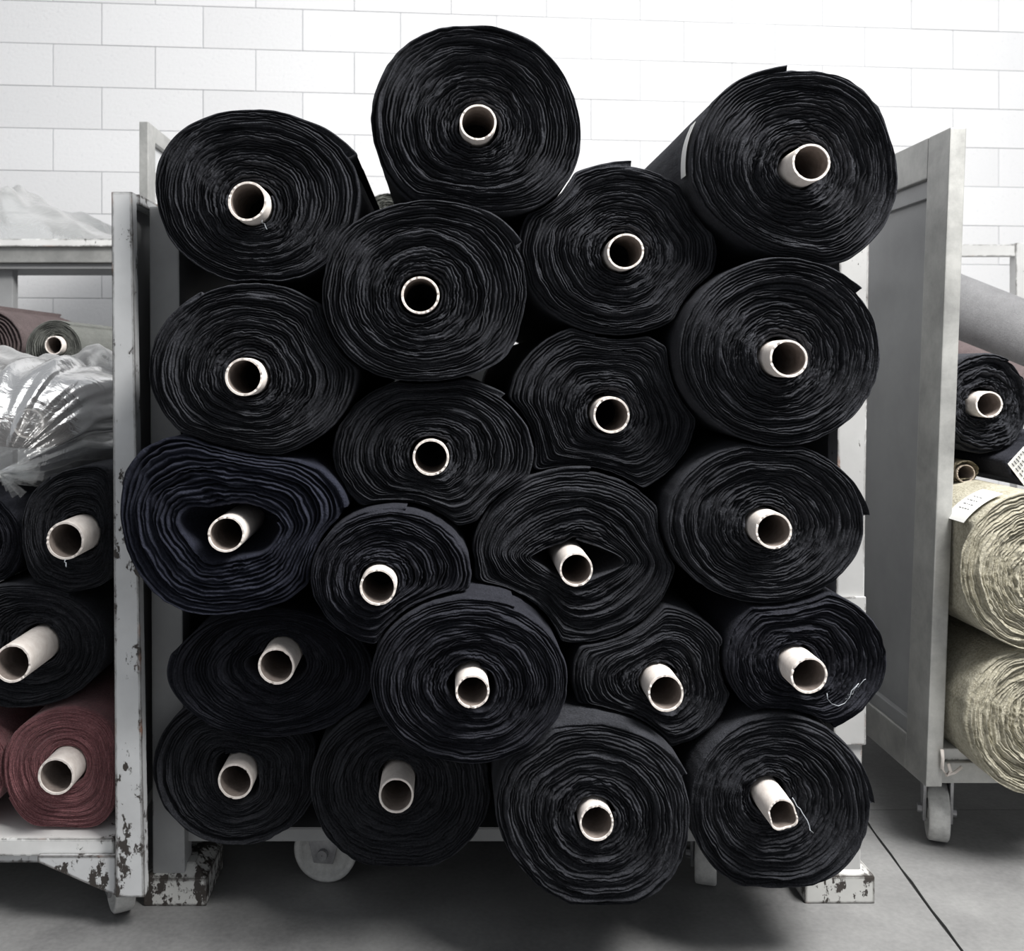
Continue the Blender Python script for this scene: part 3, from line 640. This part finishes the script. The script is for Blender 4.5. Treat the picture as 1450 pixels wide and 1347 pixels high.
boxo('lower_channel', M_PAINTC, rack, -3.2, X(178, YR), YR + 0.02, YR + 0.30, Z(380, YR), Z(372, YR) - .001, 0.002)
boxo('shelf_board', M_PAINTW, rack, -3.2, X(178, YR), YR - 0.02, YR + 0.75, Z(350, YR), Z(339, YR), 0.004)
boxo('upright', M_PAINTC, rack, -1.78, X(11, YR + .02), YR + 0.062, YR + 0.11, 0, Z(352, YR), 0.003)
boxo('upright', M_PAINTC, rack, -3.18, -3.12, YR + 0.70, YR + 0.75, 0, Z(352, YR), 0.003)
boxo('upright', M_PAINTC, rack, -3.18, -3.12, YR + 0.062, YR + 0.11, 0, Z(352, YR), 0.003)
blanket('plastic_sheet', 'crumpled milky plastic sheeting heaped on the steel shelf at left', [(-2.6, Z(230, 3.9)), (X(-60, 3.9), Z(240, 3.9)), (X(15, 3.9), Z(258, 3.9)), (X(45, 3.9), Z(288, 3.9)), (X(100, 3.9), Z(305, 3.9)), (X(150, 3.9), Z(322, 3.9)), (X(185, 3.9), Z(334, 3.9))], -2.6, X(180, 3.9), Z(339, YR) + 0.001, YR + 0.02, YR + 0.6, M_FILMW, 71, 'plastic sheet', amp=0.05)
# film lying over the rear of the left trolley load
blanket('plastic_sheet', 'creased clear plastic sheet spread behind the wrapped grey roll', [(-1.6, Z(486, 2.75)), (X(100, 2.75), Z(500, 2.75)), (X(130, 2.75), Z(494, 2.75)), (X(165, 2.75), Z(505, 2.75))], -1.5, LXM - 0.12, 1.02, 2.66, 2.93, M_FILMW, 72, 'plastic sheet', amp=0.02)

# --- rear trolley whose side frame shows above the left trolley
rt = thing('trolley', 'pale trolley standing behind the middle one, only its side frame corner in view', 'trolley', (-0.9, 3.0, 0))
Y2 = 3.66
zt = Z(172, Y2)
boxo('post', M_GALV, rt, X(197, Y2), X(210, Y2), Y2, Y2 + 0.09, 0.12, zt, 0.003)
boxo('post', M_GALV, rt, X(197, Y2), X(210, Y2), 4.75, 4.80, 0.12, zt, 0.003)
boxo('top_rail', M_GALV, rt, X(198, Y2), X(210, Y2), Y2 + 0.09, 4.75, zt - 0.06, zt, 0.003)
boxo('side_panel', M_PAINT, rt, X(198, Y2) + 0.003, X(198, Y2) + 0.010, Y2 + 0.09, 4.75, 0.2, zt - 0.06, 0)
boxo('mid_rail', M_GALV, rt, X(204, Y2), X(210, Y2), Y2 + 0.09, 4.75, zt - 0.20, zt - 0.17, 0.003)
boxo('deck', M_GALV, rt, X(197, Y2), 0.6, 3.90, 4.78, 0.12, 0.17, 0.003)
boxo('post', M_GALV, rt, 0.57, 0.60, 4.75, 4.80, 0.17, zt - 0.55, 0.003)
for q in ((X(204, Y2) + .03, 3.9), (0.52, 3.9), (X(204, Y2) + .03, 4.4), (0.52, 4.4)): castor(rt, q, 0.05, 0.035, 0.3, 0.121)
# a wrapped roll standing just behind the black stack
PLACED.clear()
roll('small roll just showing behind the stack, between the top left and topmost rolls', (548, 305), 9, .01, 3.85, (508, 592, 272, 350), 9, 30, M_OLIVE, None, 63, length=0.5, M=100)

# --- right trolley (its left side frame leans a little)
rg = thing('trolley', 'galvanised trolley at the right with a grey sheet side panel, loaded with beige rolls', 'trolley', (1.6, 2.35, 0))
YA, YB2 = 2.30, 3.75
def LX(z, base):           # lean: outer x grows with height
    return base + (z - 0.168) * 0.0375
zb, ztp = 0.168, Z(180, YA)
xb = X(1311, YA)
def lean_box(name, mat, x0, x1, y0, y1, z0_, z1_, bev=0.003, parent=rg):
    bm = bmesh.new()
    a0, a1 = LX(z0_, x0), LX(z0_, x1); b0, b1 = LX(z1_, x0), LX(z1_, x1)
    hexa(bm, [(a0, y0, z0_), (a1, y0, z0_), (a1, y1, z0_), (a0, y1, z0_)], [(b0, y0, z1_), (b1, y0, z1_), (b1, y1, z1_), (b0, y1, z1_)], bev); return bmobj(name, bm, mat, parent)
lean_box('post', M_GALV, xb, xb + 0.038, YA, YA + 0.105, zb, ztp)
lean_box('post', M_GALV, xb, xb + 0.038, YB2, YB2 + 0.105, zb, ztp)
lean_box('top_rail', M_GALV, xb, xb + 0.036, YA + 0.105, YB2, ztp - 0.10, ztp)
lean_box('bottom_rail', M_GALV, xb, xb + 0.036, YA + 0.105, YB2, zb, zb + 0.085)
lean_box('side_panel', M_PANELP, xb + 0.022, xb + 0.028, YA + 0.105, YB2, zb + 0.085, ztp - 0.10, 0)
lean_box('panel_lip', M_PANELP, xb + 0.012, xb + 0.022, YA + 0.105, YB2, ztp - 0.145, ztp - 0.10, 0.002)
lean_box('panel_lip', M_PANELP, xb + 0.006, xb + 0.022, YA + 0.105, YB2, zb + 0.085, zb + 0.12, 0.002)
boxo('front_beam', M_GALV, rg, xb + 0.038, 3.0, YA + 0.02, YA + 0.07, zb, zb + 0.05, 0.003)
DR = zb + 0.078
boxo('deck', M_PAINTW, rg, xb + 0.040, 3.0, YA + 0.03, YB2 + 0.1, zb + 0.05, DR, 0.003)
boxo('post', M_GALV, rg, 3.0, 3.04, YA, YA + 0.1, zb, ztp - .02, 0.003)
castor(rg, (X(1338, 2.36), 2.40), 0.070, 0.046, math.radians(-20), zb)
castor(rg, (X(1338, 2.36) - .0, 3.7), 0.070, 0.046, math.radians(20), zb); castor(rg, (2.9, 2.5), 0.07, 0.046, 0.2, zb); castor(rg, (2.9, 3.7), 0.07, 0.046, 0.2, zb)
bm = bmesh.new()
kp = [W(*p, 2.292) for p in ((1334, 1062), (1335, 1075), (1334, 1088), (1340, 1098), (1346, 1092), (1343, 1082))]
tube_path(bm, kp, 0.004, 8); tube_path(bm, [kp[3], W(1352, 1094, 2.292), W(1362, 1086, 2.292)], 0.0035, 8)
o = bmobj('cord', bm, M_CARD, rg, True)

PLACED.clear()
XR = xb + 0.045
GB = 'beige loop-knit rolls on the right trolley'
def rroll(*a, **k): return roll(*a, tag=4, tubelen=1.3, **k)
Yg = 2.20
i0 = len(PLACED)
b1 = rroll('upper beige loop-knit roll on the right trolley with a white paper label', (1490, 824), 24, .02, Yg, (1362, 1560, 698, 921), 26, -70, M_BEIGE, GB, 81, length=1.4, crink=1.5, telescope=.007, groove=.009, clampx=(XR + .02, 9))
b1p = PLACED[-1]
b2 = rroll('lower beige loop-knit roll on the right trolley deck', (1494, 1028), 24, .02, Yg + .015, (1370, 1565, 916, 1128), 26, -70, M_BEIGE, GB, 82, length=1.4, crink=1.5, telescope=.007, groove=.009, clampx=(XR + .006, 9), zmin=DR + .002, zfrom=2.29)
def label_writing(root, c, R, a0, a1, y0, y1, rows, lift):
    bm = bmesh.new(); r_ = random.Random(3)
    for k in range(rows):
        a = a0 + (a1 - a0) * (k + 1) / (rows + 1); y = y0 + .006
        while y < y1 - .01:
            L = r_.uniform(.004, .012); rr = np.interp(a % (2 * PI), ANG, R, period=2 * PI) + lift
            p = []
            for (aa, yy) in ((a - .004, y), (a + .004, y), (a + .004, y + L), (a - .004, y + L)):
                p.append(bm.verts.new((c[0] + rr * math.cos(aa), yy, -(c[1] + rr * math.sin(aa)))))
            bm.faces.new(p); y += L + .004
    bmobj('printed_lines', bm, M_INK, root)
lab = side_label(b1, b1p[0], b1p[1], math.radians(216), math.radians(245), Yg + .035, Yg + .12, lift=0.006, skew=-0.02)
label_writing(lab, b1p[0], b1p[1], math.radians(222), math.radians(240), Yg + .045, Yg + .10, 4, 0.0072)

r1 = rroll('black roll with a pale tube on the right trolley behind its galvanised post', (1401, 573), 19, .03, 2.42, (1330, 1460, 500, 645), 14, -60, M_BLACK, None, 83, length=1.2, crink=1.5, telescope=.01, clampx=(XR + .02, 9), name='fabric_roll')
r2 = rroll('thin brown speckled roll with a bare tube on the upper beige roll', (1368, 671), 13, .005, 2.44, (1348, 1386, 652, 690), 3, 0, M_SLUB, None, 84, length=1.2, tubemat=M_BROWNCARD, M=80, flap=.001)
r3 = rroll('black cloth roll at the right edge with a hanging white paper tag', (1500, 640), 14, .01, 2.36, (1418, 1560, 612, 697), 8, 0, M_BLACK2, None, 85, length=1.2, M=120)
# white tag on it
bm = bmesh.new(); Yt = 2.335
tp = [W(1427, 657, Yt), W(1450, 632, Yt - .01), W(1476, 655, Yt - .012), W(1452, 690, Yt)]
d = Vector((0, .001, 0)); hexa(bm, [p for p in tp], [p + d for p in tp]); tg = bmobj('paper_tag', bm, M_PAPER, r3)
bm = bmesh.new(); rr2 = random.Random(5)
for k in range(6):
    for j in range(4):
        s_, t_ = 0.12 + 0.13 * k, 0.08 + 0.22 * j; L = rr2.uniform(.08, .18)
        def q(s, t): return (tp[0] * (1 - s) + tp[1] * s) * (1 - t) + (tp[3] * (1 - s) + tp[2] * s) * t + Vector((0, -.0015, 0))
        bm.faces.new([bm.verts.new(p) for p in (q(s_, t_), q(s_ + .04, t_), q(s_ + .04, t_ + L), q(s_, t_ + L))])
bmobj('printed_lines', bm, M_INK, tg)

# grey roll lying across behind the right trolley
def long_roll(name, label, p0, p1, r, mat, seed, parent=None):
    p0, p1 = Vector(p0), Vector(p1); d = (p1 - p0).normalized(); a = d.orthogonal().normalized(); b_ = d.cross(a)
    root = thing(name, label, 'fabric roll', p0)
    n = 48; V = []; Fs = []; segs = 10
    prof = [(0, 0.25), (0.0, 0.5), (0.004, 0.75), (0.0, 0.9)] + [(t, 1.0) for t in np.linspace(0.004, 1, segs)] + [(1, .25)]
    Ln = (p1 - p0).length
    for k, (t, f) in enumerate(prof):
        off = t * Ln if t > 0.01 or t == 0 else t
        for i in range(n):
            an = 2 * PI * i / n; w = 1 + 0.012 * math.sin(3 * an + seed + k * .5)
            V.append(p0 + d * off + (a * math.cos(an) + b_ * math.sin(an)) * r * f * w)
    for k in range(len(prof) - 1):
        for i in range(n): Fs.append((k * n + i, k * n + (i + 1) % n, (k + 1) * n + (i + 1) % n, (k + 1) * n + i))
    link('cloth_winding', pymesh('w', V, Fs), mat, root, True)
    bm = bmesh.new(); lathe(bm, [(-0.03, .026), (-0.03, .031), (Ln + .03, .031), (Ln + .03, .026)], p0, d, 24); bmobj('core_tube', bm, M_CARD, root, True)
    return root
long_roll('fabric_roll', 'plain light grey cloth roll lying slanted behind the right post', W(1330, 425, 3.9), W(1600, 545, 3.2), 0.125, M_GREY, 5)
long_roll('fabric_roll', 'dark slate-blue roll half hidden under the slanted grey roll', W(1320, 500, 3.70), W(1520, 590, 2.95), 0.080, M_BROWN, 6)
# pale frame behind at right
fr = thing('trolley', 'pale square-tube frame of a trolley in the far right background', 'trolley', (2.4, 4.1, 0))
YF = 4.1
boxo('crossbar', M_PAINTR, fr, X(1290, YF), X(1438, YF), YF, YF + 0.04, Z(363, YF), Z(346, YF), 0.004)
boxo('post', M_PAINTR, fr, X(1438, YF), X(1456, YF), YF - .005, YF + 0.045, 0.1, Z(344, YF), 0.004)
boxo('post', M_PAINTR, fr, X(1275, YF), X(1290, YF), YF - .005, YF + 0.045, 0.1, Z(344, YF), 0.004)
boxo('deck', M_PAINTR, fr, X(1275, YF), X(1456, YF), YF, YF + 0.6, 0.10, 0.15, 0.004)
for q in ((X(1290, YF), YF + .06), (X(1440, YF), YF + .06), (X(1290, YF), YF + .54), (X(1440, YF), YF + .54)): castor(fr, q, 0.042, 0.03, 0.2, 0.101)
